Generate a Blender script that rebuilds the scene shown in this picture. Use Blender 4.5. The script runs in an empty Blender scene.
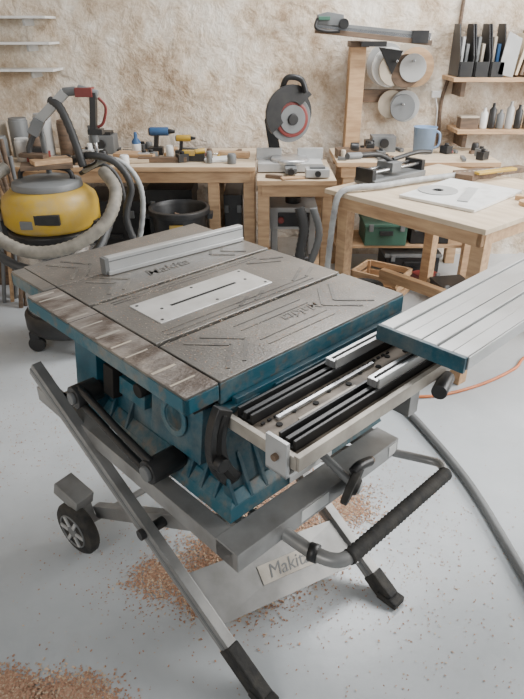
import bpy, bmesh, math, random
from mathutils import Vector, Matrix
random.seed(7)
V=Vector
# ------------------------------------------------------------ materials
def mat(name,c,rough=.6,metal=0.,c2=None,scale=8.,contrast=(.35,.65),bump=0.,bscale=60.,detail=6.,stretch=(1,1,1),spec=None,dust=None,dustamt=.5,dustpos=(.5,.7),dscale=5):
    m=bpy.data.materials.new(name);m.use_nodes=True
    nt=m.node_tree;N=nt.nodes;Lk=nt.links;b=N['Principled BSDF']
    b.inputs['Roughness'].default_value=rough;b.inputs['Metallic'].default_value=metal
    if spec is not None:b.inputs['Specular IOR Level'].default_value=spec
    c2=c2 or tuple(x*.78 for x in c)
    tc=N.new('ShaderNodeTexCoord');mp=N.new('ShaderNodeMapping');mp.inputs['Scale'].default_value=stretch
    Lk.new(tc.outputs['Object'],mp.inputs['Vector'])
    n=N.new('ShaderNodeTexNoise');n.inputs['Scale'].default_value=scale;n.inputs['Detail'].default_value=detail
    Lk.new(mp.outputs[0],n.inputs['Vector'])
    r=N.new('ShaderNodeValToRGB');r.color_ramp.elements[0].position=contrast[0];r.color_ramp.elements[1].position=contrast[1]
    r.color_ramp.elements[0].color=(*c2,1);r.color_ramp.elements[1].color=(*c,1)
    Lk.new(n.outputs['Fac'],r.inputs['Fac']);col=r.outputs[0]
    if dust:
        n4=N.new('ShaderNodeTexNoise');n4.inputs['Scale'].default_value=dscale;n4.inputs['Detail'].default_value=12;n4.inputs['Roughness'].default_value=.75
        Lk.new(tc.outputs['Object'],n4.inputs['Vector'])
        r4=N.new('ShaderNodeValToRGB');r4.color_ramp.elements[0].position=dustpos[0];r4.color_ramp.elements[1].position=dustpos[1]
        r4.color_ramp.elements[0].color=(0,0,0,1);r4.color_ramp.elements[1].color=(dustamt,)*3+(1,)
        Lk.new(n4.outputs['Fac'],r4.inputs['Fac'])
        mx=N.new('ShaderNodeMixRGB');mx.inputs['Color2'].default_value=(*dust,1)
        Lk.new(r4.outputs[0],mx.inputs['Fac']);Lk.new(col,mx.inputs['Color1']);col=mx.outputs[0]
    Lk.new(col,b.inputs['Base Color'])
    if bump:
        n2=N.new('ShaderNodeTexNoise');n2.inputs['Scale'].default_value=bscale;n2.inputs['Detail'].default_value=4
        Lk.new(mp.outputs[0],n2.inputs['Vector'])
        bp=N.new('ShaderNodeBump');bp.inputs['Strength'].default_value=bump;bp.inputs['Distance'].default_value=.01
        Lk.new(n2.outputs['Fac'],bp.inputs['Height']);Lk.new(bp.outputs[0],b.inputs['Normal'])
    return m
DU=(.30,.26,.21)
TEAL=mat('teal_paint',(.008,.075,.11),.38,0,(.010,.048,.07),14,(.3,.6),dust=DU,dustamt=.4,dustpos=(.47,.7))
TEALW=mat('teal_worn',(.010,.085,.12),.45,0,(.09,.09,.08),30,(.33,.48),dust=DU,dustamt=.5,dustpos=(.47,.7))
TOP=mat('worn_alloy_top',(.215,.205,.19),.33,.45,(.135,.125,.115),3.5,(.35,.65),.12,160,detail=10,dust=(.30,.265,.225),dustamt=.6,dustpos=(.47,.66),dscale=2.6)
TOP2=mat('scraped_strip_top',(.24,.21,.185),.42,.3,(.095,.07,.055),12,(.40,.60),.25,120,detail=9,stretch=(.8,1.5,1),dust=(.45,.38,.31),dustamt=.5,dustpos=(.55,.66))
RIDGE=mat('alloy_ridge',(.13,.122,.11),.5,.3,(.08,.074,.068),12,dust=(.28,.25,.21),dustamt=.6,dustpos=(.45,.6))
INS=mat('insert_plate',(.62,.62,.61),.32,.35,(.46,.455,.44),9,(.35,.6),dust=(.45,.42,.37),dustamt=.5)
SILV=mat('brushed_aluminium',(.66,.67,.68),.33,.75,(.45,.45,.45),20,stretch=(1,8,1))
SILV2=mat('fence_aluminium',(.52,.53,.535),.36,.45,(.40,.40,.39),5,dust=(.42,.38,.33),dustamt=.35)
STAND=mat('stand_grey_aluminium',(.33,.33,.325),.42,.45,(.22,.215,.205),10,dust=DU,dustamt=.45)
BLK=mat('black_plastic',(.012,.012,.013),.42,0,(.022,.021,.02),20)
RUB=mat('black_rubber',(.015,.015,.015),.8,0,(.04,.036,.03),30,bump=.3)
DRK=mat('dark_slot',(.010,.009,.008),.8)
DUSTY=mat('dusty_plate',(.28,.23,.18),.6,.2,(.07,.055,.04),14,(.35,.62))
PLATE=mat('pale_plate_edge',(.46,.42,.36),.5,.3,(.29,.26,.22),14)
WHITE=mat('white_plate',(.74,.74,.72),.35,0,(.58,.57,.54),14,(.3,.5))
WOOD=mat('pine_wood',(.56,.37,.21),.6,0,(.36,.215,.115),7,(.3,.7),.1,60,stretch=(1,6,6))
WOODL=mat('light_plywood',(.68,.56,.41),.5,0,(.50,.38,.26),5,(.3,.7),stretch=(1,5,1),dust=(.45,.36,.26),dustamt=.5)
WOODD=mat('dark_wood',(.17,.11,.07),.6,0,(.09,.06,.04),7,stretch=(1,6,6))
YEL=mat('yellow_plastic',(.55,.35,.03),.45,0,(.40,.25,.04),6,dust=DU,dustamt=.6)
STEEL=mat('stainless_tank',(.5,.5,.5),.25,.9)
HOSE=mat('dusty_hose',(.27,.245,.20),.6,0,(.16,.145,.12),20)
GHOSE=mat('grey_hose',(.42,.43,.42),.55,0,(.28,.28,.28),20)
DHOSE=mat('dark_hose',(.045,.045,.045),.5)
CAB=mat('cable_grey',(.15,.155,.155),.5)
RED=mat('red_plastic',(.20,.03,.025),.45)
BLUE=mat('blue_plastic',(.045,.12,.26),.45)
PBLUE=mat('pale_blue_plastic',(.20,.30,.46),.4)
ORG=mat('orange_plastic',(.65,.20,.07),.5)
GREEN=mat('green_plastic',(.05,.13,.09),.5)
GREY=mat('grey_plastic',(.17,.175,.175),.5)
LGREY=mat('light_grey',(.46,.46,.45),.5)
PAPER=mat('paper',(.75,.75,.73),.8)
TAN=mat('tan_abrasive',(.50,.43,.34),.8)
SAWD=mat('sawdust',(.50,.30,.20),.95,0,(.34,.19,.12),60)
SAWL=mat('sawdust_pale',(.66,.50,.35),.95)
def wallmat():
    m=bpy.data.materials.new('rough_plaster');m.use_nodes=True;nt=m.node_tree;N=nt.nodes;K=nt.links;b=N['Principled BSDF']
    b.inputs['Roughness'].default_value=.9
    tc=N.new('ShaderNodeTexCoord')
    n=N.new('ShaderNodeTexNoise');n.inputs['Scale'].default_value=2.8;n.inputs['Detail'].default_value=13;n.inputs['Roughness'].default_value=.76
    K.new(tc.outputs['Object'],n.inputs['Vector'])
    r=N.new('ShaderNodeValToRGB');e=r.color_ramp.elements
    e[0].position=.38;e[0].color=(.37,.265,.175,1);e[1].position=.60;e[1].color=(.82,.75,.65,1)
    x=e.new(.475);x.color=(.62,.505,.385,1)
    K.new(n.outputs['Fac'],r.inputs['Fac'])
    K.new(r.outputs[0],b.inputs['Base Color'])
    n2=N.new('ShaderNodeTexNoise');n2.inputs['Scale'].default_value=9;n2.inputs['Detail'].default_value=11;n2.inputs['Distortion'].default_value=.4;n2.inputs['Roughness'].default_value=.6
    K.new(tc.outputs['Object'],n2.inputs['Vector'])
    bp=N.new('ShaderNodeBump');bp.inputs['Strength'].default_value=.75;bp.inputs['Distance'].default_value=.05
    K.new(n2.outputs['Fac'],bp.inputs['Height']);K.new(bp.outputs[0],b.inputs['Normal'])
    return m
WALL=wallmat()
def floormat():
    m=bpy.data.materials.new('painted_concrete');m.use_nodes=True;nt=m.node_tree;N=nt.nodes;K=nt.links;b=N['Principled BSDF']
    tc=N.new('ShaderNodeTexCoord')
    n=N.new('ShaderNodeTexNoise');n.inputs['Scale'].default_value=1.4;n.inputs['Detail'].default_value=9;n.inputs['Roughness'].default_value=.6
    K.new(tc.outputs['Object'],n.inputs['Vector'])
    r=N.new('ShaderNodeValToRGB');e=r.color_ramp.elements
    e[0].position=.3;e[0].color=(.37,.395,.41,1);e[1].position=.7;e[1].color=(.53,.56,.58,1)
    K.new(n.outputs['Fac'],r.inputs['Fac'])
    n3=N.new('ShaderNodeTexNoise');n3.inputs['Scale'].default_value=2.4;n3.inputs['Detail'].default_value=15;n3.inputs['Roughness'].default_value=.8
    K.new(tc.outputs['Object'],n3.inputs['Vector'])
    r3=N.new('ShaderNodeValToRGB');r3.color_ramp.elements[0].position=.56;r3.color_ramp.elements[1].position=.76
    r3.color_ramp.elements[0].color=(0,0,0,1);r3.color_ramp.elements[1].color=(.4,.4,.4,1)
    K.new(n3.outputs['Fac'],r3.inputs['Fac'])
    mx=N.new('ShaderNodeMixRGB');mx.inputs['Color2'].default_value=(.36,.32,.28,1)
    K.new(r3.outputs[0],mx.inputs['Fac']);K.new(r.outputs[0],mx.inputs['Color1']);K.new(mx.outputs[0],b.inputs['Base Color'])
    b.inputs['Roughness'].default_value=.32
    bp=N.new('ShaderNodeBump');bp.inputs['Strength'].default_value=.22;bp.inputs['Distance'].default_value=.012
    n2=N.new('ShaderNodeTexNoise');n2.inputs['Scale'].default_value=9;n2.inputs['Detail'].default_value=7
    K.new(tc.outputs['Object'],n2.inputs['Vector']);K.new(n2.outputs['Fac'],bp.inputs['Height']);K.new(bp.outputs[0],b.inputs['Normal'])
    return m
FLOOR=floormat()
# ------------------------------------------------------------ builder
class B:
    def __init__(s):
        s.v=[];s.f=[];s.m=[];s.sm=[];s.mats=[]
    def mi(s,m):
        if m not in s.mats:s.mats.append(m)
        return s.mats.index(m)
    def face(s,idx,m,sm=False):
        s.f.append(idx);s.m.append(s.mi(m));s.sm.append(sm)
    def box(s,c,d,m,rot=(0,0,0),top=None,taper=1.0):
        M=Matrix.Translation(c)@(Matrix.Rotation(rot[2],4,'Z')@Matrix.Rotation(rot[1],4,'Y')@Matrix.Rotation(rot[0],4,'X'))
        o=len(s.v);x,y,z=d[0]/2,d[1]/2,d[2]/2
        for zz in(-z,z):
            k=taper if zz>0 else 1
            for xx,yy in((-x,-y),(x,-y),(x,y),(-x,y)):s.v.append(M@V((xx*k,yy*k,zz)))
        for i,q in enumerate([(3,2,1,0),(4,5,6,7),(0,1,5,4),(1,2,6,5),(2,3,7,6),(3,0,4,7)]):
            s.face([o+a for a in q],top if(i==1 and top)else m)
        return s
    def bb(s,x0,x1,y0,y1,z0,z1,m,top=None):
        return s.box(((x0+x1)/2,(y0+y1)/2,(z0+z1)/2),(x1-x0,y1-y0,z1-z0),m,top=top)
    def hexa(s,p,m,top=None):
        o=len(s.v);s.v+= [V(a) for a in p]
        for i,q in enumerate([(3,2,1,0),(4,5,6,7),(0,1,5,4),(1,2,6,5),(2,3,7,6),(3,0,4,7)]):
            s.face([o+a for a in q],top if(i==1 and top)else m)
    def beam(s,a,b,w,h,m,up=(0,0,1)):
        a=V(a);b=V(b);d=(b-a);L=d.length;d.normalize();sd=d.cross(V(up)).normalized();u=sd.cross(d)
        o=len(s.v)
        for p in(a,b):
            for i,j in((-1,-1),(1,-1),(1,1),(-1,1)):s.v.append(p+sd*(i*w/2)+u*(j*h/2))
        for q in[(3,2,1,0),(4,5,6,7),(0,1,5,4),(1,2,6,5),(2,3,7,6),(3,0,4,7)]:s.face([o+a for a in q],m)
    def lathe(s,o,axis,prof,m,n=24,mats=None):
        ax=V(axis).normalized();t=V((1,0,0)) if abs(ax.x)<.8 else V((0,1,0))
        a=ax.cross(t).normalized();b=ax.cross(a);o=V(o);base=len(s.v)
        for r,h in prof:
            for k in range(n):
                an=2*math.pi*k/n;s.v.append(o+ax*h+(a*math.cos(an)+b*math.sin(an))*r)
        for i in range(len(prof)-1):
            mm=mats[i] if mats else m
            for k in range(n):
                k2=(k+1)%n
                s.face([base+i*n+k,base+i*n+k2,base+(i+1)*n+k2,base+(i+1)*n+k],mm,abs(prof[i][0]-prof[i+1][0])<abs(prof[i][1]-prof[i+1][1])*4+1e-6)
        if prof[0][0]>1e-5:s.face([base+k for k in range(n)][::-1],mats[0] if mats else m)
        if prof[-1][0]>1e-5:s.face([base+(len(prof)-1)*n+k for k in range(n)],mats[-1] if mats else m)
    def cyl(s,a,b,r,m,r2=None,n=16):
        a=V(a);b=V(b);s.lathe(a,b-a,[(r,0),(r2 if r2 is not None else r,(b-a).length)],m,n)
    def tube(s,pts,r,m,n=10,smooth=6,rib=0,closed=False):
        P=[V(p) for p in pts]
        if smooth>1 and len(P)>2:
            Q=[]
            for i in range(len(P)-1):
                p0=P[max(i-1,0)];p1=P[i];p2=P[i+1];p3=P[min(i+2,len(P)-1)]
                for k in range(smooth):
                    t=k/smooth
                    Q.append(.5*((2*p1)+(p2-p0)*t+(2*p0-5*p1+4*p2-p3)*t*t+(3*p1-p0-3*p2+p3)*t**3))
            Q.append(P[-1]);P=Q
        base=len(s.v);prev=None
        for i,p in enumerate(P):
            d=(P[min(i+1,len(P)-1)]-P[max(i-1,0)]).normalized()
            if prev is None:
                t=V((0,0,1)) if abs(d.z)<.9 else V((1,0,0));a=d.cross(t).normalized()
            else:a=(prev-d*prev.dot(d)).normalized()
            prev=a;b=d.cross(a);rr=r*(1+(rib if i%2 else -rib))
            for k in range(n):
                an=2*math.pi*k/n;s.v.append(p+(a*math.cos(an)+b*math.sin(an))*rr)
        for i in range(len(P)-1):
            for k in range(n):
                k2=(k+1)%n;s.face([base+i*n+k,base+i*n+k2,base+(i+1)*n+k2,base+(i+1)*n+k],m,True)
        s.face([base+k for k in range(n)][::-1],m);s.face([base+(len(P)-1)*n+k for k in range(n)],m)
    def prism(s,poly,O,X,Y,D,m):
        O=V(O);X=V(X);Y=V(Y);D=V(D);o=len(s.v);n=len(poly)
        for k in(0,1):
            for x,y in poly:s.v.append(O+X*x+Y*y+D*k)
        s.face([o+i for i in range(n)][::-1],m);s.face([o+n+i for i in range(n)],m)
        for i in range(n):
            j=(i+1)%n;s.face([o+i,o+j,o+n+j,o+n+i],m)
    def arcband(s,cx,cz,r0,r1,a0,a1,y0,y1,m,n=16):
        o=len(s.v)
        for k in range(n+1):
            a=math.radians(a0+(a1-a0)*k/n)
            for r,y in((r0,y0),(r1,y0),(r1,y1),(r0,y1)):s.v.append(V((cx+r*math.cos(a),y,cz+r*math.sin(a))))
        for k in range(n):
            for i in range(4):
                j=(i+1)%4;s.face([o+k*4+i,o+k*4+j,o+(k+1)*4+j,o+(k+1)*4+i],m)
        s.face([o,o+1,o+2,o+3],m);s.face([o+n*4+i for i in range(4)],m)
    def make(s,name,bevel=.002,parent=None,M=None):
        me=bpy.data.meshes.new(name);me.from_pydata([tuple(v) for v in s.v],[],s.f)
        for m in s.mats:me.materials.append(m)
        for p,i,sm in zip(me.polygons,s.m,s.sm):p.material_index=i;p.use_smooth=sm
        bm=bmesh.new();bm.from_mesh(me);bmesh.ops.recalc_face_normals(bm,faces=bm.faces);bm.to_mesh(me);bm.free()
        ob=bpy.data.objects.new(name,me);bpy.context.collection.objects.link(ob)
        if bevel:
            bv=ob.modifiers.new('b','BEVEL');bv.width=bevel;bv.segments=2;bv.limit_method='ANGLE';bv.angle_limit=math.radians(50)
        if parent:ob.parent=parent
        elif M is not None:ob.matrix_world=M
        return ob
def empty(name,M):
    e=bpy.data.objects.new(name,None);bpy.context.collection.objects.link(e);e.matrix_world=M;e.empty_display_size=.1;return e
# ------------------------------------------------------------ room
b=B();b.bb(-2.8,3.2,-1.5,4.5,-.1,0,FLOOR);b.make('floor',0)
b=B();b.bb(-2.8,3.2,4.4,4.5,0,2.9,WALL);b.make('wall_back',0)
b=B();b.bb(-2.9,-2.8,-1.5,4.5,0,2.9,WALL);b.make('wall_left',0)
b=B()
b.bb(3.2,3.3,-1.5,0,0,2.9,WALL);b.bb(3.2,3.3,3.9,4.5,0,2.9,WALL);b.bb(3.2,3.3,0,3.9,0,.9,WALL);b.bb(3.2,3.3,0,3.9,2.5,2.9,WALL)
b.make('wall_right',0)
b=B()
for y in(0,1.3,2.6,3.86):b.bb(3.22,3.28,y,y+.05,.9,2.5,WHITE)
b.bb(3.22,3.28,0,3.9,.9,.95,WHITE);b.bb(3.22,3.28,0,3.9,2.45,2.5,WHITE);b.make('window_1')
# ------------------------------------------------------------ table saw
ANG=math.radians(44)
FW=Matrix.Translation((-.092,1.100,0))@Matrix.Rotation(ANG,4,'Z')
saw=empty('table_saw',FW)
ZT=.87
b=B()
for y0,y1 in((0.0,.226),(.242,.548),(.564,.744),(.749,.98)):
    b.bb(0,.70,y0,y1,ZT-.012,ZT,RIDGE,TOP)
b.bb(.004,.696,.004,.976,ZT-.03,ZT-.010,DRK)
for y0,y1 in((0,.237),(.240,.50),(.503,.742)):
    b.bb(-.096,-.005,y0,y1,ZT-.013,ZT-.001,RIDGE,TOP2)
b.bb(-.09,-.002,.004,.736,ZT-.03,ZT-.011,DRK)
b.bb(-.045,-.004,.75,.97,ZT-.013,ZT,RIDGE,TOP)
b.bb(-.001,.701,-.002,.012,ZT-.06,ZT-.006,TEALW);b.bb(.688,.702,0,.98,ZT-.06,ZT-.006,TEALW);b.bb(0,.70,.968,.982,ZT-.06,ZT-.006,TEALW)
b.bb(-.098,-.086,-.002,.744,ZT-.045,ZT-.007,TEALW);b.bb(-.098,-.005,-.002,.010,ZT-.045,ZT-.007,TEALW);b.bb(-.098,-.005,.734,.744,ZT-.045,ZT-.007,TEALW)
b.bb(-.047,-.036,.75,.972,ZT-.045,ZT-.007,TEALW);b.bb(-.047,0,.962,.972,ZT-.045,ZT-.007,TEALW)
b.make('tabletop',.0015,saw)
b=B()
def rid(x0,y0,x1,y1,w=.010):
    b.beam((x0,y0,ZT+.0004),(x1,y1,ZT+.0004),w,.0026,RIDGE)
for k in range(2):
    o=k*.05
    rid(.05+o,.03,.13+o,.11);rid(.13+o,.11,.05+o,.195)
    rid(.30+o*1.2,.265,.36+o*1.2,.30)
    rid(.60-o,.03,.52-o,.11);rid(.52-o,.11,.60-o,.195)
    rid(.08+o,.59,.14+o,.65);rid(.14+o,.65,.08+o,.72)
    rid(.62-o,.59,.56-o,.65);rid(.56-o,.65,.62-o,.72)
    rid(.06+o,.77,.12+o,.85);rid(.12+o,.85,.06+o,.94)
for y in(.05,.08,.15,.18):rid(.2,y,.45,y,.003)
for y in(.262,.285):rid(.05,y,.60,y,.003)
for y in(.515,.53):rid(.05,y,.60,y,.003)
rid(.54,.29,.64,.35);rid(.54,.50,.64,.44);rid(.6,.29,.67,.33);rid(.6,.50,.67,.46)
b.make('cast_ridges',0,saw)
b=B()
random.seed(3)
for y in(.06,.13,.235,.30,.37,.45,.52,.60,.68,.72):
    w=random.uniform(.004,.012);b.bb(-.090,-.012-random.uniform(0,.02),y-w/2,y+w/2,ZT-.0011,ZT-.0003,TAN if random.random()<.5 else PLATE)
b.make('strip_scrapes',0,saw)
b=B()
random.seed(21)
for k in range(3800):
    if random.random()<.6:x=random.uniform(0,.68);y=random.uniform(0,.96)
    else:
        x=random.gauss(.3,.22);y=random.choice([.226,.242,.548,.564,.744,.05,.9,.13,.5])+random.gauss(0,.015)
    if not(0<x<.69 and 0<y<.97):continue
    if .07<x<.49 and .32<y<.48:continue
    s_=random.uniform(.0007,.0020);a=random.random()*6.28;dx=V((math.cos(a),math.sin(a),.1))*s_;dy=V((-math.sin(a),math.cos(a),.15))*s_*.6
    p=V((x,y,ZT+.0018));o=len(b.v);b.v+=[p-dx-dy,p+dx-dy,p+dx+dy,p-dx+dy];b.face([o,o+1,o+2,o+3],TAN if random.random()<.6 else SAWD)
b.make('sawdust_flecks',0,saw)
def text(s,loc,rz,size,m,par,name,rx=0):
    c=bpy.data.curves.new(name,'FONT');c.body=s;c.size=size;c.extrude=.0004;c.shear=.25;c.align_x='CENTER';c.align_y='CENTER';c.offset=.0003
    c.materials.append(m);o=bpy.data.objects.new(name,c);bpy.context.collection.objects.link(o);o.parent=par
    o.location=loc;o.rotation_euler=(rx,0,rz);return o
text('Makita',(.33,.65,ZT+.0012),0,.062,RIDGE,saw,'cast_lettering')
text('Makita',(.40,.125,ZT+.0012),math.pi,.055,RIDGE,saw,'cast_lettering_front')
b=B();b.bb(.075,.485,.325,.475,ZT-.005,ZT+.0025,INS)
b.bb(.16,.40,.393,.403,ZT,ZT+.0035,DRK)
for x,y in((.09,.34),(.09,.46),(.47,.34),(.47,.46),(.28,.34),(.28,.46),(.13,.398),(.44,.398)):b.lathe((x,y,ZT+.002),(0,0,1),[(.005,0),(.005,.0015)],BLK,10)
b.make('blade_insert_plate',.001,saw)
b=B();b.beam((.160,.735,ZT+.029),(.695,.700,ZT+.029),.026,.052,SILV2);b.beam((.158,.717,ZT+.008),(.69,.682,ZT+.008),.008,.012,SILV2)
b.bb(.15,.165,.72,.75,ZT+.002,ZT+.055,GREY)
b.beam((.163,.7215,ZT+.043),(.693,.6865,ZT+.043),.002,.004,GREY)
b.make('rip_fence',.002,saw)
# body
b=B()
zb,zt=.545,.83
def ring(x0,x1,y0,y1,z):return [(x0,y0,z),(x1,y0,z),(x1,y1,z),(x0,y1,z)]
b.hexa(ring(-.02,.50,-.055,.62,.585)+ring(.02,.58,.03,.66,zt),TEAL)
b.hexa(ring(-.055,.53,-.085,.66,zb)+ring(-.045,.52,-.075,.65,.575),TEALW)
b.hexa(ring(-.045,.52,-.075,.65,.575)+ring(-.02,.50,-.055,.62,.60),TEALW)
for x in(-.03,.02,.07,.36,.41,.46):
    b.prism([(-.075,.575),(-.035,.575),(-.025,.68)],(x,0,0),(0,1,0),(0,0,1),(.010,0,0),TEAL)
for y in(-.02,.03,.08,.36,.44,.52,.6):
    b.prism([(-.048,.575),(-.012,.575),(-.004,.67)],(0,y,0),(1,0,0),(0,0,1),(0,.010,0),TEAL)
for k in range(5):b.box((.14+k*.045,-.036,.645),(.020,.02,.055),DRK,(-.33,0,0))
b.box((.05,.003,.775),(.10,.05,.06),TEALW);b.box((.30,.0,.79),(.30,.05,.04),TEAL)
b.bb(-.06,.0,.02,.70,.80,.828,DRK)
b.box((-.005,.37,.765),(.03,.20,.06),DRK);b.box((-.018,.40,.785),(.03,.10,.035),GREY)
b.box((-.012,.13,.715),(.05,.20,.15),TEAL,(0,.12,0));b.box((-.016,.55,.68),(.06,.12,.22),TEAL,(0,.1,0))
b.box((-.018,.33,.70),(.03,.12,.05),TEALW,(0,.12,0));b.box((-.024,.44,.69),(.03,.05,.09),DRK,(0,.12,0))
b.cyl((-.04,.47,.80),(.02,.47,.80),.020,GREY);b.cyl((-.045,.28,.735),(-.01,.28,.735),.02,DRK)
b.lathe((-.038,.13,.73),(-1,0,.1),[(.05,0),(.05,.006),(.035,.006),(.035,.0)],TEALW,20)
b.bb(.14,.30,-.089,-.086,.55,.572,PAPER)
b.make('body_housing',.006,saw)
b=B()
b.arcband(.125,.735,.150,.195,148,226,-.045,-.022,BLK,20);b.arcband(.125,.735,.166,.178,152,222,-.048,-.044,DRK,20)
b.cyl((-.05,-.03,.70),(-.05,-.065,.70),.018,BLK)
b.make('tilt_guide',.003,saw)
b=B()
b.tube([(-.10,.50,.670),(-.105,.40,.662),(-.11,.28,.645),(-.11,.14,.625)],.010,BLK)
b.tube([(-.10,.50,.622),(-.105,.40,.615),(-.11,.28,.60),(-.11,.14,.578)],.010,BLK)
b.cyl((-.12,.50,.645),(-.04,.50,.645),.034,BLK,n=24);b.cyl((-.125,.14,.60),(-.03,.14,.60),.032,BLK,n=24)
b.cyl((-.135,.14,.60),(-.12,.14,.60),.020,GREY,n=20);b.cyl((-.13,.50,.645),(-.118,.50,.645),.018,GREY)
b.make('side_lever',.002,saw)
b=B()
b.cyl((.25,-.05,.60),(.25,-.20,.55),.011,GREY)
b.lathe((.25,-.185,.548),(.35,-1,-.25),[(0,0),(.025,0),(.028,.006),(.048,.006),(.05,.002),(.055,.004),(.055,.020),(.048,.022),(.028,.018),(.02,.03),(0,.03)],RUB,28)
b.lathe((.25,-.185,.548),(.35,-1,-.25),[(.0,.03),(.018,.031),(.014,.036),(0,.037)],LGREY,20)
b.tube([(.245,-.20,.592),(.27,-.20,.598),(.315,-.20,.588)],.013,BLK,12);b.tube([(.305,-.20,.590),(.33,-.195,.58)],.010,WOODD,10,1)
b.make('height_crank',.001,saw)
# slider base plate + rails
b=B()
b.bb(.0,1.12,-.240,-.008,.777,.789,PLATE,DUSTY);b.bb(-.008,1.12,-.246,-.232,.768,.803,PLATE);b.bb(-.01,.004,-.24,-.01,.768,.80,PLATE)
b.bb(.03,.69,-.02,-.004,.76,.82,TEAL)
for y in(-.062,-.19):
    b.bb(.015,1.1,y-.024,y-.017,.789,.815,BLK);b.bb(.015,1.1,y+.017,y+.024,.789,.815,BLK);b.bb(.015,1.1,y-.024,y+.024,.789,.795,BLK)
    b.bb(.015,.62,y-.006,y+.005,.795,.812,BLK)
    b.bb(.30,1.0,y-.014,y+.014,.812,.832,SILV);b.bb(.30,1.0,y-.022,y-.016,.808,.840,SILV2);b.bb(.31,1.0,y-.004,y+.003,.832,.834,DRK)
random.seed(5)
for k in range(9):b.lathe((.06+k*.06,-.125+.015*(k%2),.789),(0,0,1),[(.008,0),(.008,.003)],DRK,8)
b.bb(.07,.42,-.113,-.103,.789,.797,SILV);b.bb(.10,.30,-.15,-.142,.789,.796,PLATE)
for k in range(24):b.bb(.03+k*.02,.04+k*.02,-.102,-.096,.789,.794,DRK)
b.bb(-.022,-.012,-.225,-.165,.745,.832,SILV2);b.cyl((-.032,-.197,.79),(.0,-.197,.79),.008,WOODD)
b.bb(-.022,.03,-.225,-.165,.745,.752,SILV2)
b.cyl((.47,-.275,.758),(.55,-.25,.758),.020,BLK);b.bb(.05,.5,-.20,-.03,.745,.777,GREY)
b.bb(.40,.44,-.24,.02,.70,.768,STAND)
b.make('slide_rail_base',.0015,saw)
b=B();x0,x1,y0,y1=.45,1.25,-.335,-.088
b.bb(x0,x0+.012,y0,y1,.845,.886,TEAL);b.bb(x0+.012,x1,y0,y1,.85,.878,GREY)
n=6;w=(y1-y0)/n
for k in range(n):
    b.bb(x0+.012,x1,y0+k*w+.002,y0+(k+1)*w-.002,.86,.886 if k not in(1,4) else .881,SILV2)
b.bb(x0+.012,x1,y0-.004,y0,.852,.886,SILV2)
b.make('sliding_table',.0015,saw)
# ------------------------------------------------------------ stand
stand=empty('folding_saw_stand',FW)
b=B()
b.bb(-.105,-.055,-.15,.80,.49,.54,STAND);b.bb(.44,.49,-.15,.75,.49,.54,STAND)
b.bb(-.105,.50,-.165,-.090,.49,.543,STAND);b.bb(-.105,.49,.66,.71,.49,.54,STAND)
b.bb(.10,.20,-.167,-.164,.50,.535,PAPER);b.bb(.455,.49,-.167,-.164,.50,.535,PAPER)
b.make('top_frame',.004,stand)
b=B()
A0=V((-.055,-.175,.02));A1=V((-.125,.72,.655));C0=V((.44,-.225,.02));C1=V((.46,.70,.60))
b.beam(A0,A1,.03,.05,STAND);b.beam(C0,C1,.03,.05,STAND)
for P,Q in((A0,A1),(C0,C1)):b.beam(P+V((-.0155,0,.0)),Q+V((-.0155,0,.0)),.003,.012,GREY)
W0=V((-.06,.60,.12));W1=V((.02,-.12,.50));b.beam(W0,W1,.03,.045,STAND);b.beam((.42,.60,.12),(.42,-.12,.50),.03,.045,STAND)
b.beam(A1+V((-.0,-.03,-.02)),A1+V((.04,.02,-.10)),.03,.03,STAND)
LA0=(A0+(A1-A0)*.46)+V((-.03,0,0))
b.cyl(LA0,LA0+V((.09,0,0)),.016,BLK)
b.make('scissor_legs',.004,stand)
b=B()
b.beam(A0+(A1-A0)*-.02,A0+(A1-A0)*.12,.038,.058,RUB);b.beam(C0+(C1-C0)*-.02,C0+(C1-C0)*.06,.038,.058,RUB)
b.box((A0.x,A0.y-.02,.012),(.05,.07,.024),RUB);b.box((C0.x,C0.y-.02,.012),(.05,.07,.024),RUB)
b.make('rubber_feet',.004,stand)
b=B()
def LA(t):return A0+(A1-A0)*t
def LC(t):return C0+(C1-C0)*t
p=[LA(.17),LC(.10),LC(.24),LA(.32)]
nn=(p[1]-p[0]).cross(p[3]-p[0]).normalized()
if nn.z<0:nn=-nn
nn*=.012
b.hexa([a-nn for a in p]+[a+nn for a in p],STAND)
X=(p[1]-p[0]).normalized();Nn=nn.normalized();Yy=Nn.cross(X)
c=(p[0]+p[1]+p[2]+p[3])/4+Nn*.0135+X*.03
s0=[c-X*.10-Yy*.027,c+X*.10-Yy*.027,c+X*.10+Yy*.027,c-X*.10+Yy*.027]
b.hexa([q-Nn*.001 for q in s0]+[q for q in s0],PLATE)
b.make('cross_plate',.003,stand)
tx=bpy.data.curves.new('brand_sticker','FONT');tx.body='Makita';tx.size=.055;tx.shear=.2;tx.align_x='CENTER';tx.align_y='CENTER';tx.extrude=.0004;tx.materials.append(GREY)
to=bpy.data.objects.new('brand_sticker',tx);bpy.context.collection.objects.link(to);to.parent=stand
mm=Matrix((X,Yy,Nn)).transposed().to_4x4();mm.translation=c+Nn*.0006;to.matrix_local=mm
b=B()
wa=V((-.14,.60,.095));wb=V((.52,.60,.095))
b.cyl(wa,wb,.012,STAND)
d=V((1,.15,0)).normalized()
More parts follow.
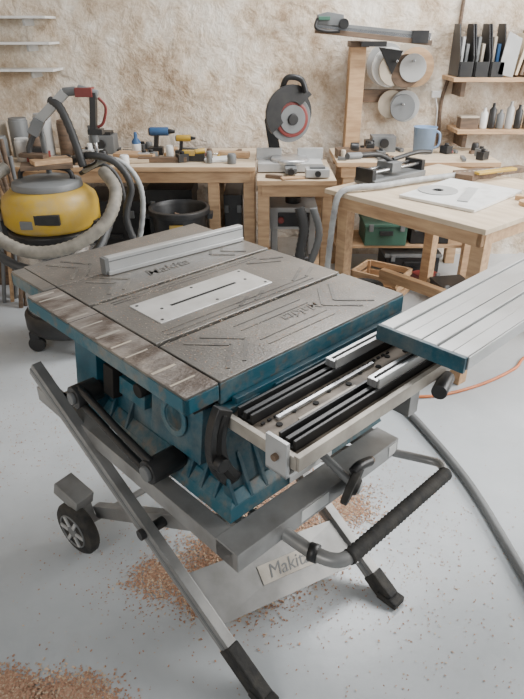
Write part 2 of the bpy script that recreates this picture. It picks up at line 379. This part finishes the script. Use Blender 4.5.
for w in(wa,wb):
    b.lathe(w-d*.022,d,[(.03,0),(.068,0),(.088,.004),(.095,.012),(.095,.032),(.088,.04),(.068,.044),(.03,.044)],RUB,32)
    b.lathe(w-d*.026,d,[(.0,0),(.022,.0),(.024,.008),(.055,.010),(.058,.0),(.062,0),(.062,.052),(.058,.052),(.055,.042),(0,.042)],GREY,28)
    for k in range(6):
        a=k*math.pi/3;e=V((0,0,1));q=d.cross(e);dirn=q*math.cos(a)+e*math.sin(a)
        b.beam(w-d*.022+dirn*.02,w-d*.022+dirn*.058,.012,.012,LGREY,d)
b.box((wa.x+.02,wa.y+.03,.215),(.07,.11,.05),STAND,(.3,0,.2));b.beam((wa.x+.045,wa.y,.1),(wa.x+.045,wa.y+.03,.2),.03,.04,STAND)
b.make('transport_wheels',.002,stand)
b=B()
b.tube([(.03,-.06,.50),(.045,-.12,.50),(.055,-.24,.495),(.075,-.295,.495),(.11,-.31,.495)],.017,STAND,14)
b.tube([(.46,-.10,.50),(.49,-.16,.495),(.535,-.24,.49),(.54,-.28,.495),(.51,-.31,.495)],.012,STAND,12)
pp=[(.10+.42*k/60,-.31,.495) for k in range(61)]
b.tube(pp,.019,RUB,12,1,rib=.07)
b.cyl((.052,-.235,.495),(.060,-.255,.495),.022,BLK)
b.make('carry_handle',.0,stand)
# ------------------------------------------------------------ benches
def bench(name,x0,x1,y0,y1,z,legs,mt=WOOD,shelf=None,ap=.07):
    b=B();b.bb(x0,x1,y0,y1,z-.03,z,mt,WOODL)
    b.bb(x0+.03,x1-.03,y0+.02,y0+.045,z-.03-ap,z-.03,WOOD);b.bb(x0+.03,x1-.03,y1-.05,y1-.02,z-.03-ap,z-.03,WOOD)
    for lx in legs:
        for ly in(y0+.055,y1-.085):b.bb(lx-.035,lx+.035,ly-.03,ly+.03,0,z-.03,WOOD)
        b.bb(lx-.02,lx+.02,y0+.06,y1-.08,z-.12,z-.06,WOOD)
    if shelf:b.bb(x0+.03,x1-.03,y0+.09,y1-.05,shelf-.02,shelf,WOOD)
    return b.make(name,.003)
bench('workbench',-2.3,-.04,3.66,4.3,.81,(-2.2,-1.3,-.30,-.08))
bench('workbench',-.03,.44,3.52,4.15,.76,(.01,.40),shelf=.16)
bench('workbench',.47,1.5,3.8,4.3,.81,(.55,1.40),shelf=.24)
TA=math.radians(-50)
TM=Matrix.Translation((.33,3.14,0))@Matrix.Rotation(TA,4,'Z')
b=B();b.bb(0,.95,0,1.0,.78,.805,WOODL)
b.bb(.03,.92,.03,.055,.71,.78,WOOD);b.bb(.03,.055,.03,.97,.71,.78,WOOD);b.bb(.895,.92,.03,.97,.71,.78,WOOD);b.bb(.03,.92,.945,.97,.71,.78,WOOD)
for x in(.055,.86):
    for y in(.055,.88):b.bb(x,x+.065,y,y+.065,0,.78,WOOD)
b.bb(.06,.92,.45,.50,.2,.26,WOOD)
wt=b.make('worktable',.003,M=TM)
# ------------------------------------------------------------ vacuum
vx,vy=-1.06,2.95
b=B()
b.lathe((vx,vy,0),(0,0,1),[(.20,.10),(.23,.13),(.23,.20),(.215,.22)],BLK,32)
b.lathe((vx,vy,0),(0,0,1),[(.205,.22),(.205,.62)],STEEL,36)
b.lathe((vx,vy,0),(0,0,1),[(.20,.62),(.225,.63),(.225,.66),(.21,.67)],BLK,36)
b.lathe((vx,vy,0),(0,0,1),[(.21,.67),(.235,.70),(.235,.78),(.225,.82),(.19,.85),(.17,.86)],YEL,36)
b.lathe((vx,vy,0),(0,0,1),[(.17,.86),(.165,.89),(.13,.90),(0,.905)],GREY,36)
for a in(.6,2.2,3.8,5.3):
    cx,cy=vx+.2*math.cos(a),vy+.2*math.sin(a)
    b.cyl((cx,cy-.015,.045),(cx,cy+.015,.045),.045,BLK,n=20);b.box((cx,cy,.10),(.05,.06,.05),BLK)
b.box((vx+.05,vy-.225,.755),(.12,.02,.05),BLK);b.box((vx-.05,vy-.23,.73),(.06,.01,.04),GREY)
b.tube([(vx-.13,vy,.88),(vx-.10,vy,.945),(vx+.10,vy,.945),(vx+.13,vy,.88)],.012,BLK)
for s_ in(-1,1):b.box((vx+s_*.225,vy-.05,.65),(.03,.05,.12),BLK)
b.box((vx,vy-.19,.30),(.10,.04,.10),BLK);b.cyl((vx,vy-.2,.5),(vx,vy-.25,.5),.035,BLK)
b.make('shop_vacuum',.003)
b=B()
b.tube([(-1.25,2.95,.95),(-1.33,2.78,.88),(-1.27,2.66,.74),(-1.10,2.62,.64),(-.90,2.64,.65),(-.74,2.72,.74),(-.70,2.84,.86),(-.78,2.97,.93)],.030,HOSE,14,14,rib=.05)
b.tube([(-1.36,3.0,.78),(-1.32,2.74,.66),(-1.16,2.64,.56),(-.95,2.64,.54),(-.80,2.74,.60),(-.76,2.95,.72)],.022,DHOSE,12,12,rib=.05)
b.make('vacuum_hose',0)
b=B()
b.tube([(-.98,3.10,.95),(-.85,3.0,1.00),(-.72,2.98,.97),(-.66,3.0,.85),(-.70,3.0,.68),(-.64,3.02,.45),(-.6,3.05,.2),(-.56,3.0,.04)],.018,DHOSE,12,12,rib=.06)
b.tube([(-.92,3.12,.90),(-.78,3.05,.97),(-.68,3.04,.94),(-.62,3.05,.82),(-.64,3.06,.62),(-.74,3.1,.3),(-.8,3.12,.04)],.014,GHOSE,12,12,rib=.06)
b.tube([(-.95,3.15,.88),(-.82,3.12,.93),(-.74,3.12,.84),(-.72,3.14,.6),(-.66,3.2,.3),(-.7,3.22,.03)],.012,DHOSE,10,10)
b.make('extraction_hose',0)
b=B();b.box((vx+.02,vy-.02,.965),(.24,.12,.02),WOODD,(0,0,.3));b.box((vx+.04,vy-.01,.985),(.18,.09,.02),WOOD,(0,0,.6));b.box((vx-.05,vy+.02,1.004),(.14,.05,.018),WOODD,(0,0,-.3));b.make('wood_offcut')
b=B()
b.cyl((-1.08,3.06,.90),(-1.08,3.04,1.14),.014,GREY);b.beam((-1.095,3.0,1.135),(-.92,3.0,1.285),.04,.042,LGREY)
b.beam((-1.10,2.985,1.10),(-1.06,2.99,1.165),.055,.05,GREY);b.cyl((-.93,3.0,1.285),(-.87,3.0,1.29),.020,GREY)
b.tube([(-1.0,3.0,1.25),(-.95,2.98,1.22),(-.91,2.98,1.10),(-.88,2.98,.95)],.020,DHOSE,12,8,rib=.05)
b.tube([(-1.09,3.02,1.12),(-1.14,3.0,1.02),(-1.10,3.0,.93)],.014,DHOSE,12,8,rib=.05)
b.make('suction_boom_arm')
b=B()
b.box((-.83,3.0,1.285),(.08,.06,.04),RED);b.cyl((-.86,3.0,1.30),(-.77,3.0,1.275),.019,GREY);b.box((-.80,3.0,1.20),(.028,.045,.17),BLK,(0,.12,0))
b.cyl((-.82,3.0,1.14),(-.81,3.0,1.06),.020,GREY);b.cyl((-.81,3.0,1.06),(-.808,3.0,1.0),.009,STEEL);b.tube([(-.77,3.0,1.26),(-.74,3.0,1.22),(-.76,3.0,1.15),(-.79,3.0,1.13)],.007,RED)
b.box((-.80,3.0,1.11),(.07,.05,.025),BLK);b.tube([(-.81,3.0,1.0),(-.83,3.02,.96),(-.90,3.05,.93)],.006,BLK)
b.make('hand_drill')
b=B()
for x,y,r,h,m in((-1.62,3.8,.05,.14,GREY),(-1.50,3.85,.045,.12,WHITE),(-1.38,3.8,.05,.16,WOODD),(-1.56,4.0,.06,.22,GREY),(-1.42,4.05,.055,.24,LGREY),(-1.28,4.05,.05,.2,WOODD),(-1.72,4.05,.06,.2,TAN)):
    b.lathe((x,y,.812),(0,0,1),[(r,0),(r,h),(r*.92,h),(r*.92,h+.015),(0,h+.015)],m)
b.make('paint_tins')
b=B();b.box((-1.36,3.72,.85),(.12,.09,.075),RED);b.box((-1.36,3.72,.90),(.07,.06,.03),BLK);b.cyl((-1.36,3.68,.85),(-1.36,3.66,.85),.03,BLK);b.make('palm_sander')
b=B()
for k in range(18):
    a=(-1.95+.55*random.random(),3.3+.25*random.random());b.tube([(a[0],a[1],.0),(a[0]+.05,a[1]+.05,.4+.2*random.random()),(a[0]+.1*random.random(),a[1]+.02,.9+.15*random.random())],.013,random.choice([WOODD,GREY,WOOD]),8,3)
b.make('timber_offcuts')
for z in(1.30,1.455,1.60):
    b=B();b.bb(-1.95,-1.34,4.18,4.398,z,z+.014,WHITE);b.bb(-1.5,-1.485,4.22,4.398,z-.04,z,LGREY);b.bb(-1.9,-1.885,4.22,4.398,z-.04,z,LGREY);b.make('wall_shelf')
# ------------------------------------------------------------ bench top items (left)
zt=.812
b=B();b.lathe((-.82,4.02,zt),(0,0,1),[(.026,0),(.028,.01),(.028,.09),(.012,.11),(.012,.125),(.009,.145),(0,.145)],BLUE);b.lathe((-.82,4.02,zt+.03),(0,0,1),[(.029,0),(.029,.045)],WHITE);b.make('glue_bottle')
def drill(x,y,z,m,name,s=1.,m2=BLK):
    b=B();b.cyl((x-.08*s,y,z+.17*s),(x+.06*s,y,z+.17*s),.032*s,m);b.cyl((x+.06*s,y,z+.17*s),(x+.11*s,y,z+.17*s),.02*s,BLK,.012*s)
    b.beam((x-.03*s,y,z+.16*s),(x-.045*s,y,z+.05*s),.032*s,.045*s,BLK,(0,1,0));b.box((x-.045*s,y,z+.03*s),(.11*s,.075*s,.055*s),m2);b.cyl((x-.09*s,y,z+.17*s),(x-.08*s,y,z+.17*s),.028*s,BLK)
    b.make(name,.002)
drill(-.50,4.0,zt,YEL,'cordless_drill',.65);drill(-.66,4.05,zt,BLUE,'cordless_drill',.85)
b=B();b.box((-.41,3.85,zt+.022),(.10,.07,.044),BLK);b.box((-.46,3.83,zt+.05),(.08,.04,.03),YEL);b.cyl((-.42,3.83,zt+.055),(-.36,3.85,zt+.06),.016,YEL);b.make('orbital_sander')
b=B();b.box((-.88,3.85,zt+.011),(.34,.20,.02),WOODL,(0,0,.1));b.box((-.80,3.88,zt+.033),(.26,.12,.02),WOOD,(0,0,-.15));b.box((-.62,3.80,zt+.016),(.30,.04,.03),WOODD,(0,0,.05));b.box((-1.05,3.78,zt+.014),(.22,.10,.025),WOODD,(0,0,.3));b.box((-.98,3.74,zt+.035),(.14,.05,.018),GREY,(0,0,-.3));b.make('lumber_boards')
b=B();b.box((-.28,3.85,zt+.008),(.18,.12,.015),PAPER,(0,0,.3));b.box((-.18,3.95,zt+.02),(.2,.05,.035),WOOD,(0,0,-.2));b.make('note_papers')
b=B();b.box((-1.05,4.1,zt+.06),(.16,.14,.12),GREY);b.box((-1.05,4.1,zt+.13),(.12,.10,.02),BLK);b.cyl((-1.05,4.02,zt+.07),(-1.05,4.0,zt+.07),.03,BLK);b.make('bench_radio')
def loose(name,x0,x1,y0,y1,z,n,seed):
    random.seed(seed);b=B()
    for k in range(n):
        x=random.uniform(x0,x1);y=random.uniform(y0,y1);a=random.random()*3.14;t=random.random();L=random.uniform(.05,.12)
        dv=V((math.cos(a),math.sin(a),0));p=V((x,y,z))
        if t<.35:
            b.cyl(p+V((0,0,.012)),p+dv*L*.5+V((0,0,.012)),.011,random.choice([BLK,RED,GREY,YEL]),n=10);b.cyl(p+dv*L*.5+V((0,0,.012)),p+dv*L*1.2+V((0,0,.012)),.004,STEEL,n=8)
        elif t<.6:
            b.box(p+V((0,0,.01)),(L,.025,.018),random.choice([WOOD,WOODD,WOODL,GREY]),(0,0,a))
        elif t<.8:
            r=random.uniform(.015,.03);h=random.uniform(.04,.09);b.lathe(p,(0,0,1),[(r,0),(r,h*.8),(r*.8,h),(0,h)],random.choice([WHITE,GREY,BLK,TAN,WOODD]),16)
        else:
            b.box(p+V((0,0,.025)),(.07,.05,.048),random.choice([GREY,BLK,LGREY]),(0,0,a));b.cyl(p+V((0,0,.05)),p+V((0,0,.065)),.014,BLK,n=12)
    b.make(name,.001)
loose('hand_tools',-1.25,-.14,3.70,4.24,.812,44,11)
loose('hand_tools',.50,.95,3.84,4.2,.812,16,12)
loose('hand_tools',1.2,1.46,3.84,4.2,.812,8,14)
# bin
b=B();b.lathe((-.49,3.46,0),(0,0,1),[(0,.005),(.135,.005),(.160,.585),(.182,.59),(.182,.62),(.162,.625),(.152,.60),(.12,.03),(0,.03)],BLK,36)
b.box((-.49,3.295,.54),(.08,.008,.035),YEL);b.box((-.672,3.46,.575),(.03,.08,.03),BLK);b.box((-.308,3.46,.575),(.03,.08,.03),BLK)
for k in range(7):
    a=k*.9;b.box((-.49+.07*math.cos(a),3.46+.07*math.sin(a),.53),(.11,.05,.03),random.choice([WOODD,WOODD,GREY]),(.4*math.sin(a),.4*math.cos(a),a))
b.make('waste_bin',.002)
def crate(name,x,y,z,sx,sy,sz,m,rz=0,lid=None):
    b=B();b.box((0,0,sz*.45),(sx*.94,sy*.94,sz*.9),m);b.box((0,0,sz*.93),(sx,sy,sz*.14),lid or m)
    b.box((0,-sy/2,sz*.6),(sx*.3,.02,.03),BLK);b.box((-sx*.35,-sy/2,sz*.85),(.03,.015,.05),GREY);b.box((sx*.35,-sy/2,sz*.85),(.03,.015,.05),GREY)
    b.make(name,.004,M=Matrix.Translation((x,y,z))@Matrix.Rotation(rz,4,'Z'))
crate('dark_clutter_box',-.97,3.95,0,.38,.4,.58,BLK,0,BLK);crate('dark_clutter_box',-1.6,3.95,0,.45,.4,.5,WOODD)  # clutter boxes added dark to deepen the shade under the left bench
crate('dark_clutter_box',-.60,4.0,0,.30,.4,.64,BLK,0,BLK);crate('dark_clutter_box',-.19,4.0,0,.12,.35,.6,BLK)
b=B();b.bb(.06,.34,3.68,3.95,.17,.25,GREY);b.bb(.06,.10,3.68,3.95,.25,.52,LGREY);b.bb(.30,.34,3.68,3.95,.25,.52,LGREY)
b.bb(.05,.35,3.67,3.96,.42,.56,LGREY);b.bb(.10,.30,3.66,3.67,.44,.53,BLK);b.bb(.10,.30,3.60,4.0,.25,.265,STEEL);b.cyl((.2,3.8,.56),(.2,3.8,.60),.05,BLK);b.cyl((.12,3.67,.485),(.12,3.64,.485),.02,RED)
b.make('thickness_planer',.004)
b=B()
for k in range(5):
    r=.17-.02*k
    b.tube([(.62+r*math.cos(t*.63+k),3.30+r*.6*math.sin(t*.63+k),.03+.012*t*.3+k*.035) for t in range(11)],.022,[DHOSE,CAB,DHOSE,GREY,DHOSE][k],10,5,rib=.05)
b.make('coiled_hose',0)
b=B();b.tube([(.22,3.45,.62),(.25,3.42,.5),(.23,3.40,.3),(.30,3.38,.10),(.36,3.3,.05)],.03,DHOSE,12,14,rib=.07);b.tube([(.02,3.45,.25),(.10,3.42,.12),(.25,3.42,.2),(.34,3.42,.45),(.30,3.44,.62)],.022,GREY,12,14,rib=.06);b.make('dust_extraction_duct',0)
crate('tool_case',.84,4.02,.24,.3,.3,.15,GREEN,0,GREEN);crate('tool_case',1.15,4.05,.24,.28,.28,.14,BLK,0,GREY)
crate('tool_case',1.22,3.55,0,.22,.18,.12,BLK,.2,BLK);crate('tool_case',1.1,3.74,0,.16,.12,.10,RED,.4,RED);crate('dark_clutter_box',1.05,4.05,.0,.4,.3,.17,BLK,0,GREY)
b=B()
for z in(.01,.07,.13):
    b.bb(-.16,.16,-.13,-.115,z,z+.04,WOOD);b.bb(-.16,.16,.115,.13,z,z+.04,WOOD);b.bb(-.16,-.145,-.13,.13,z,z+.04,WOOD);b.bb(.145,.16,-.13,.13,z,z+.04,WOOD)
b.bb(-.15,.15,-.12,.12,.0,.012,WOOD)
for x in(-.14,.14):
    for y in(-.11,.11):b.bb(x-.012,x+.012,y-.012,y+.012,0,.17,WOOD)
b.make('wooden_crate',.002,M=Matrix.Translation((.78,3.62,0))@Matrix.Rotation(-.6,4,'Z'))
# ------------------------------------------------------------ mitre saw
b=B();mz=.762;X0=.175;Y0=3.84
b.box((X0,Y0,mz+.03),(.40,.24,.05),LGREY);b.lathe((X0,Y0-.02,mz+.05),(0,0,1),[(.12,0),(.12,.02),(.11,.028)],SILV,32)
b.box((X0-.13,Y0+.05,mz+.085),(.16,.02,.07),LGREY);b.box((X0+.13,Y0+.05,mz+.085),(.16,.02,.07),LGREY)
b.box((X0,Y0-.16,mz+.03),(.07,.12,.03),GREY);b.cyl((X0,Y0-.21,mz+.03),(X0,Y0-.25,mz+.03),.02,BLK)
X0=.13
b.beam((X0-.04,Y0+.12,mz+.05),(X0-.08,Y0+.14,mz+.28),.07,.08,BLK,(0,1,0));b.beam((X0-.08,Y0+.14,mz+.28),(X0-.02,Y0+.03,mz+.40),.06,.07,BLK,(0,1,0))
c=V((X0+.04,Y0-.02,mz+.33));ax=V((.35,-1,0)).normalized()
b.lathe(c-V((0,0,.03)),ax,[(.0,0),(.135,0),(.135,.004),(0,.004)],GREY,40)
b.lathe(c-ax*.02,ax,[(.0,0),(.145,0),(.145,.014),(0,.014)],BLK,40)
cc=c-V((-.01,0,.03))+ax*.006
b.lathe(cc,ax,[(0,0),(.105,0),(.105,.006),(.095,.010),(0,.010)],RED,32)
b.lathe(cc+ax*.010,ax,[(0,0),(.082,0),(.082,.006),(0,.006)],GREY,28);b.lathe(cc+ax*.016,ax,[(0,0),(.035,0),(.03,.012),(0,.012)],BLK,24)
g=[(.165*math.cos(a),.165*math.sin(a)) for a in [math.radians(q) for q in range(40,221,12)]]+[(.07*math.cos(a),.07*math.sin(a)) for a in [math.radians(q) for q in range(220,39,-20)]]
XX=V((1,.35,0)).normalized()
b.prism(g,c+ax*.012,XX,(0,0,1),ax*.02,BLK)
b.cyl(c+V((-.02,.03,.02)),c+V((-.09,.16,.03)),.055,BLK,n=24)
b.tube([c+V((-.05,0,.14)),c+V((-.02,-.02,.20)),c+V((.06,-.03,.19)),c+V((.09,-.03,.12))],.017,BLK,12)
b.make('mitre_saw',.002)
b=B();b.box((.33,3.60,mz+.03),(.14,.09,.045),LGREY);b.cyl((.33,3.56,mz+.03),(.33,3.54,mz+.03),.018,BLK);b.box((.33,3.60,mz+.06),(.09,.05,.012),GREY);b.make('belt_sander')
b=B();b.box((.18,3.56,mz+.006),(.14,.05,.01),WOOD,(0,0,.3));b.box((.07,3.58,mz+.01),(.10,.03,.018),WOODD,(0,0,-.4));b.make('wood_scraps')
# ------------------------------------------------------------ post + rail + discs
b=B();b.bb(.57,.67,4.24,4.36,.81,1.46,WOOD);b.bb(.67,.98,4.355,4.398,1.10,1.18,WOODD);b.bb(.56,.68,4.2,4.36,1.44,1.475,WOODD);b.make('timber_post')
b=B();b.beam((.33,4.18,1.535),(1.06,4.18,1.465),.08,.03,WOODD);b.beam((.33,4.17,1.56),(1.05,4.17,1.49),.05,.025,STEEL);b.beam((.33,4.15,1.575),(1.05,4.15,1.51),.012,.02,GREY)
b.prism([(0,0),(.17,-.015),(.16,.05),(.06,.065),(0,.05)],(.34,4.14,1.57),(1,0,0),(0,0,1),(0,.07,0),GREY);b.cyl((.50,4.10,1.57),(.50,4.24,1.57),.03,BLK);b.box((.98,4.16,1.50),(.10,.08,.07),BLK)
b.box((.38,4.13,1.60),(.07,.05,.02),GREEN);b.tube([(.34,4.13,1.60),(.33,4.12,1.55),(.40,4.13,1.53),(.48,4.13,1.53)],.010,BLK);b.box((.7,4.17,1.46),(.16,.05,.03),BLK);b.make('long_jointer_clamp')
def disc(x,y,z,r,m,tilt=.0):
    b.lathe((x,y,z),(math.sin(tilt),-1,0.05),[(r*.25,0),(r,0),(r,.012),(r*.25,.012)],m,32)
b=B();disc(.82,4.34,1.335,.13,LGREY);disc(.84,4.31,1.32,.12,WHITE,.1);disc(.99,4.33,1.34,.13,TAN,-.1);disc(1.01,4.30,1.32,.12,WOOD);disc(.86,4.28,1.31,.10,TAN,.2);disc(.94,4.26,1.30,.10,WOODD,-.2);disc(.98,4.24,1.32,.085,LGREY,-.2)
b.prism([(0,0),(.10,-.16),(.16,-.02)],(.75,4.25,1.44),(1,0,0),(0,0,1),(0,.02,0),BLK)
b.cyl((.87,4.38,1.36),(.87,4.22,1.36),.008,STEEL);b.cyl((.98,4.38,1.36),(.98,4.22,1.36),.008,STEEL);b.make('sanding_discs')
b=B();disc(.88,4.34,1.09,.09,TAN);disc(.97,4.32,1.08,.10,LGREY);disc(.95,4.29,1.075,.085,GREY,.1);b.cyl((.94,4.35,1.1),(.94,4.22,1.1),.008,STEEL);b.make('sanding_discs')
b=B();b.box((.82,4.2,.86),(.16,.12,.10),GREY);b.box((.72,4.15,.85),(.06,.06,.08),BLK);b.cyl((.82,4.14,.87),(.82,4.12,.87),.03,BLK);b.make('bench_grinder')
b=B();b.box((.62,3.98,.84),(.28,.10,.05),WOODD,(0,0,.1));b.cyl((.57,3.95,.875),(.62,3.95,.875),.03,BLK);b.box((.70,3.98,.87),(.05,.03,.04),BLK);b.make('hand_plane')
b=B();b.lathe((1.08,4.12,.811),(0,0,1),[(.0,0),(.065,0),(.075,.16),(.080,.165),(.073,.165),(.06,.01),(0,.01)],PBLUE,28)
b.tube([(1.15,4.12,.95),(1.18,4.12,.93),(1.18,4.12,.86),(1.145,4.12,.84)],.008,PBLUE);b.make('plastic_jug',0)
# ------------------------------------------------------------ right shelves
b=B();b.bb(1.22,2.3,4.12,4.398,1.245,1.27,WOOD);
for x in(1.30,1.9):b.bb(x,x+.03,4.2,4.398,1.15,1.245,WOODD)
b.make('wall_shelf')
b=B();b.bb(1.30,2.3,4.14,4.398,.925,.95,WOOD)
for x in(1.36,1.95):b.bb(x,x+.03,4.2,4.398,.83,.925,WOODD)
b.make('wall_shelf')
b=B()
for k in range(3):
    x=1.25+k*.10
    q=[(0,0),(.22,0),(.22,.30),(.10,.30),(0,.12)]
    b.prism(q,(x,4.15,1.272),(0,1,0),(0,0,1),(.008,0,0),BLK)
    b.prism(q,(x+.085,4.15,1.272),(0,1,0),(0,0,1),(.008,0,0),BLK)
    b.bb(x+.008,x+.085,4.14,4.15,1.272,1.36,BLK)
    for j in range(2):b.bb(x+.016+j*.03,x+.032+j*.03,4.19,4.36,1.275,1.50-.04*j,[LGREY,GREY,TAN,BLUE][(k+j)%4])
b.prism([(0,0),(.10,-.02),(.12,.20),(.03,.24)],(1.50,4.14,1.29),(1,0,0),(0,0,1),(0,.01,0),LGREY)
b.make('magazine_holders',.001)
b=B()
for k in range(6):b.box((1.65+k*.035,4.26,1.40+.01*(k%3)),(.018,.20,.24+.02*(k%3)),[WOODL,WOODD,WOOD,TAN,WOODD,WOOD][k],(0,.18,0))
b.make('sanded_panels')
b=B()
for x,m,h in((1.49,WHITE,.13),(1.545,BLK,.16),(1.60,GREY,.12),(1.66,LGREY,.17),(1.72,BLK,.15),(1.78,WOODD,.12)):
    b.lathe((x,4.22,.951),(0,0,1),[(.022,0),(.024,.005),(.024,h*.75),(.010,h*.85),(.010,h),(0,h)],m,16)
b.make('spray_bottles')
b=B();b.box((1.39,4.24,.985),(.12,.09,.07),WOODD);b.box((1.39,4.24,1.025),(.125,.095,.012),TAN);b.make('cardboard_box')
b=B();b.tube([(1.30,4.39,2.8),(1.29,4.385,1.6),(1.27,4.385,1.3),(1.235,4.385,1.1),(1.25,4.385,.83)],.012,WOODD,8,4);b.box((1.19,4.38,1.15),(.06,.03,.04),WHITE);b.tube([(1.19,4.38,1.13),(1.21,4.37,1.05),(1.22,4.38,.9)],.005,WHITE,6);b.make('wall_conduit')
# ------------------------------------------------------------ worktable items
z=.806
b=B();b.box((.10,.42,z+.02),(.14,.44,.03),GREY);b.cyl((.06,.22,z+.07),(.06,.62,z+.07),.009,STEEL);b.cyl((.13,.22,z+.07),(.13,.62,z+.07),.009,STEEL)
for y in(.21,.63):b.box((.095,y,z+.055),(.12,.03,.07),BLK)
b.box((.095,.40,z+.08),(.11,.08,.05),GREY);b.tube([(.095,.42,z+.10),(.095,.30,z+.15),(.09,.12,z+.165)],.013,BLK);b.tube([(.09,.16,z+.16),(.09,.06,z+.168)],.018,GREY,12,1)
b.tube([(.10,.42,z+.11),(.12,.60,z+.13),(.13,.72,z+.12)],.012,BLK)
b.make('tile_cutter',.002,M=TM)
b=B();b.box((.55,.42,z+.008),(.40,.52,.014),WHITE,(0,0,.1));b.lathe((.45,.36,z+.016),(0,0,1),[(.10,0),(.10,.004),(.03,.004),(.03,.0)],LGREY,36);b.box((.60,.40,z+.018),(.05,.30,.004),LGREY,(0,0,.4));b.make('router_template',.001,M=TM)
b=B()
g=[(.0,0),(.08,.03),(.16,.02),(.24,.05),(.45,.05),(.45,.11),(.24,.11),(.16,.15),(.08,.14),(.0,.16),(-.05,.08)]
b.prism(g,(.42,.72,z),(.25,.97,0),(-.97,.25,0),(0,0,.035),WOODD)
b.box((.46,.88,z+.045),(.04,.28,.015),YEL,(0,0,-.25));b.make('instrument_blank',.003,M=TM)
b=B();b.tube([(.80,.70,z+.02),(.74,.80,z+.03),(.74,.95,z+.02)],.012,BLK);b.box((.80,.68,z+.02),(.06,.08,.035),BLK);b.box((.84,.74,z+.015),(.04,.10,.025),ORG);b.box((.75,.79,z+.03),(.05,.05,.04),BLK);b.make('bar_clamp',.002,M=TM)
b=B();b.lathe((.86,.5,z),(0,0,1),[(.04,0),(.04,.02),(.0,.02)],WOOD);b.box((.82,.58,z+.012),(.12,.03,.02),WOOD,(0,0,.4));b.make('wood_knob',.001,M=TM)
b=B();b.tube([(.44,.98,z+.03),(.36,.85,z+.02),(.29,.62,z+.02),(.24,.40,z+.02),(.21,.20,z+.02),(.16,.06,z+.022),(.13,-.02,z),(.12,-.045,.70),(.10,-.05,.4),(.10,-.05,.15),(.12,-.10,.025),(.2,-.2,.025)],.016,GHOSE,12,14,rib=.06)
b.make('air_hose',0,M=TM)
# ------------------------------------------------------------ floor cables
b=B();b.tube([(.30,2.55,.018),(.50,2.42,.018),(.64,2.26,.018),(.72,2.035,.018),(.795,1.72,.018),(.835,1.32,.018),(.86,1.0,.018),(.9,.6,.018)],.0165,CAB,12,8);b.make('floor_hose',0)
b=B();b.tube([(.55,2.42,.008),(.70,2.36,.008),(.88,2.38,.008),(1.10,2.48,.008),(1.30,2.62,.008),(1.5,2.80,.008),(2.2,3.0,.008)],.0075,ORG,8,8);b.make('extension_cord',0)
# ------------------------------------------------------------ sawdust
def sawdust(name,cx,cy,sx,sy,n,mnd,seed,smax=.0045,nc=10):
    random.seed(seed);b=B()
    cl=[(random.gauss(cx,sx*.9),random.gauss(cy,sy*.9),random.uniform(.25,.7)) for _ in range(nc)]+[(cx,cy,.9)]*3
    for i in range(n):
        c0=random.choice(cl)
        x=random.gauss(c0[0],sx*c0[2]);y=random.gauss(c0[1],sy*c0[2])
        q=((x-cx)/sx)**2+((y-cy)/sy)**2
        z=mnd*math.exp(-q*.9)*random.random()+.002
        s_=random.uniform(.0012,smax);a=random.random()*6.28;t=random.uniform(-.6,.6)
        dx=V((math.cos(a),math.sin(a),t*.5))*s_;dy=V((-math.sin(a),math.cos(a),random.uniform(-.5,.5)))*s_*.6
        p=V((x,y,z));o=len(b.v);b.v+=[p-dx-dy,p+dx-dy,p+dx+dy,p-dx+dy];b.face([o,o+1,o+2,o+3],SAWD if random.random()<.75 else SAWL)
    return b.make(name,0)
sawdust('sawdust_pile',-.08,1.37,.12,.10,24000,.022,1)
sawdust('sawdust_pile',-.60,.90,.08,.05,13000,.02,2)
sawdust('sawdust_pile',.10,1.60,.13,.12,13000,.008,3)
sawdust('sawdust_scatter',.0,1.6,.45,.4,3500,.0,4,.003,20)
sawdust('sawdust_scatter',-.9,2.1,.35,.45,1800,.0,5,.003,20)
# ------------------------------------------------------------ lights
def area(name,loc,tgt,sx,sy,e,c=(1,1,1)):
    l=bpy.data.lights.new(name,'AREA');l.shape='RECTANGLE';l.size=sx;l.size_y=sy;l.energy=e;l.color=c
    o=bpy.data.objects.new(name,l);bpy.context.collection.objects.link(o);o.location=loc
    o.rotation_euler=(V(tgt)-V(loc)).to_track_quat('-Z','Y').to_euler();return o
area('window_light',(3.1,2.4,1.8),(0.3,2.5,.4),3.0,1.5,190,(1,.995,.98))
area('overhead_light',(.9,3.3,2.85),(.5,2.5,0),1.4,.9,100,(.98,.99,1))  # area lamp added high above the room; no roof opening modelled
area('rear_fill_light',(-1.8,-1.3,2.3),(0,3,.9),1.3,1.3,45,(1,.985,.96))  # added fill lamp behind the camera; there is no door in the scene
w=bpy.data.worlds.new('World');bpy.context.scene.world=w;w.use_nodes=True
w.node_tree.nodes['Background'].inputs[0].default_value=(.88,.94,1,1);w.node_tree.nodes['Background'].inputs[1].default_value=.33
# ------------------------------------------------------------ camera
cd=bpy.data.cameras.new('camera');co=bpy.data.objects.new('camera',cd);bpy.context.collection.objects.link(co)
cd.sensor_fit='VERTICAL';cd.sensor_height=24;cd.lens=590/699*24;cd.clip_start=.05
co.location=(0,0,1.55);co.rotation_euler=(math.radians(90-28.62),0,0)
bpy.context.scene.camera=co
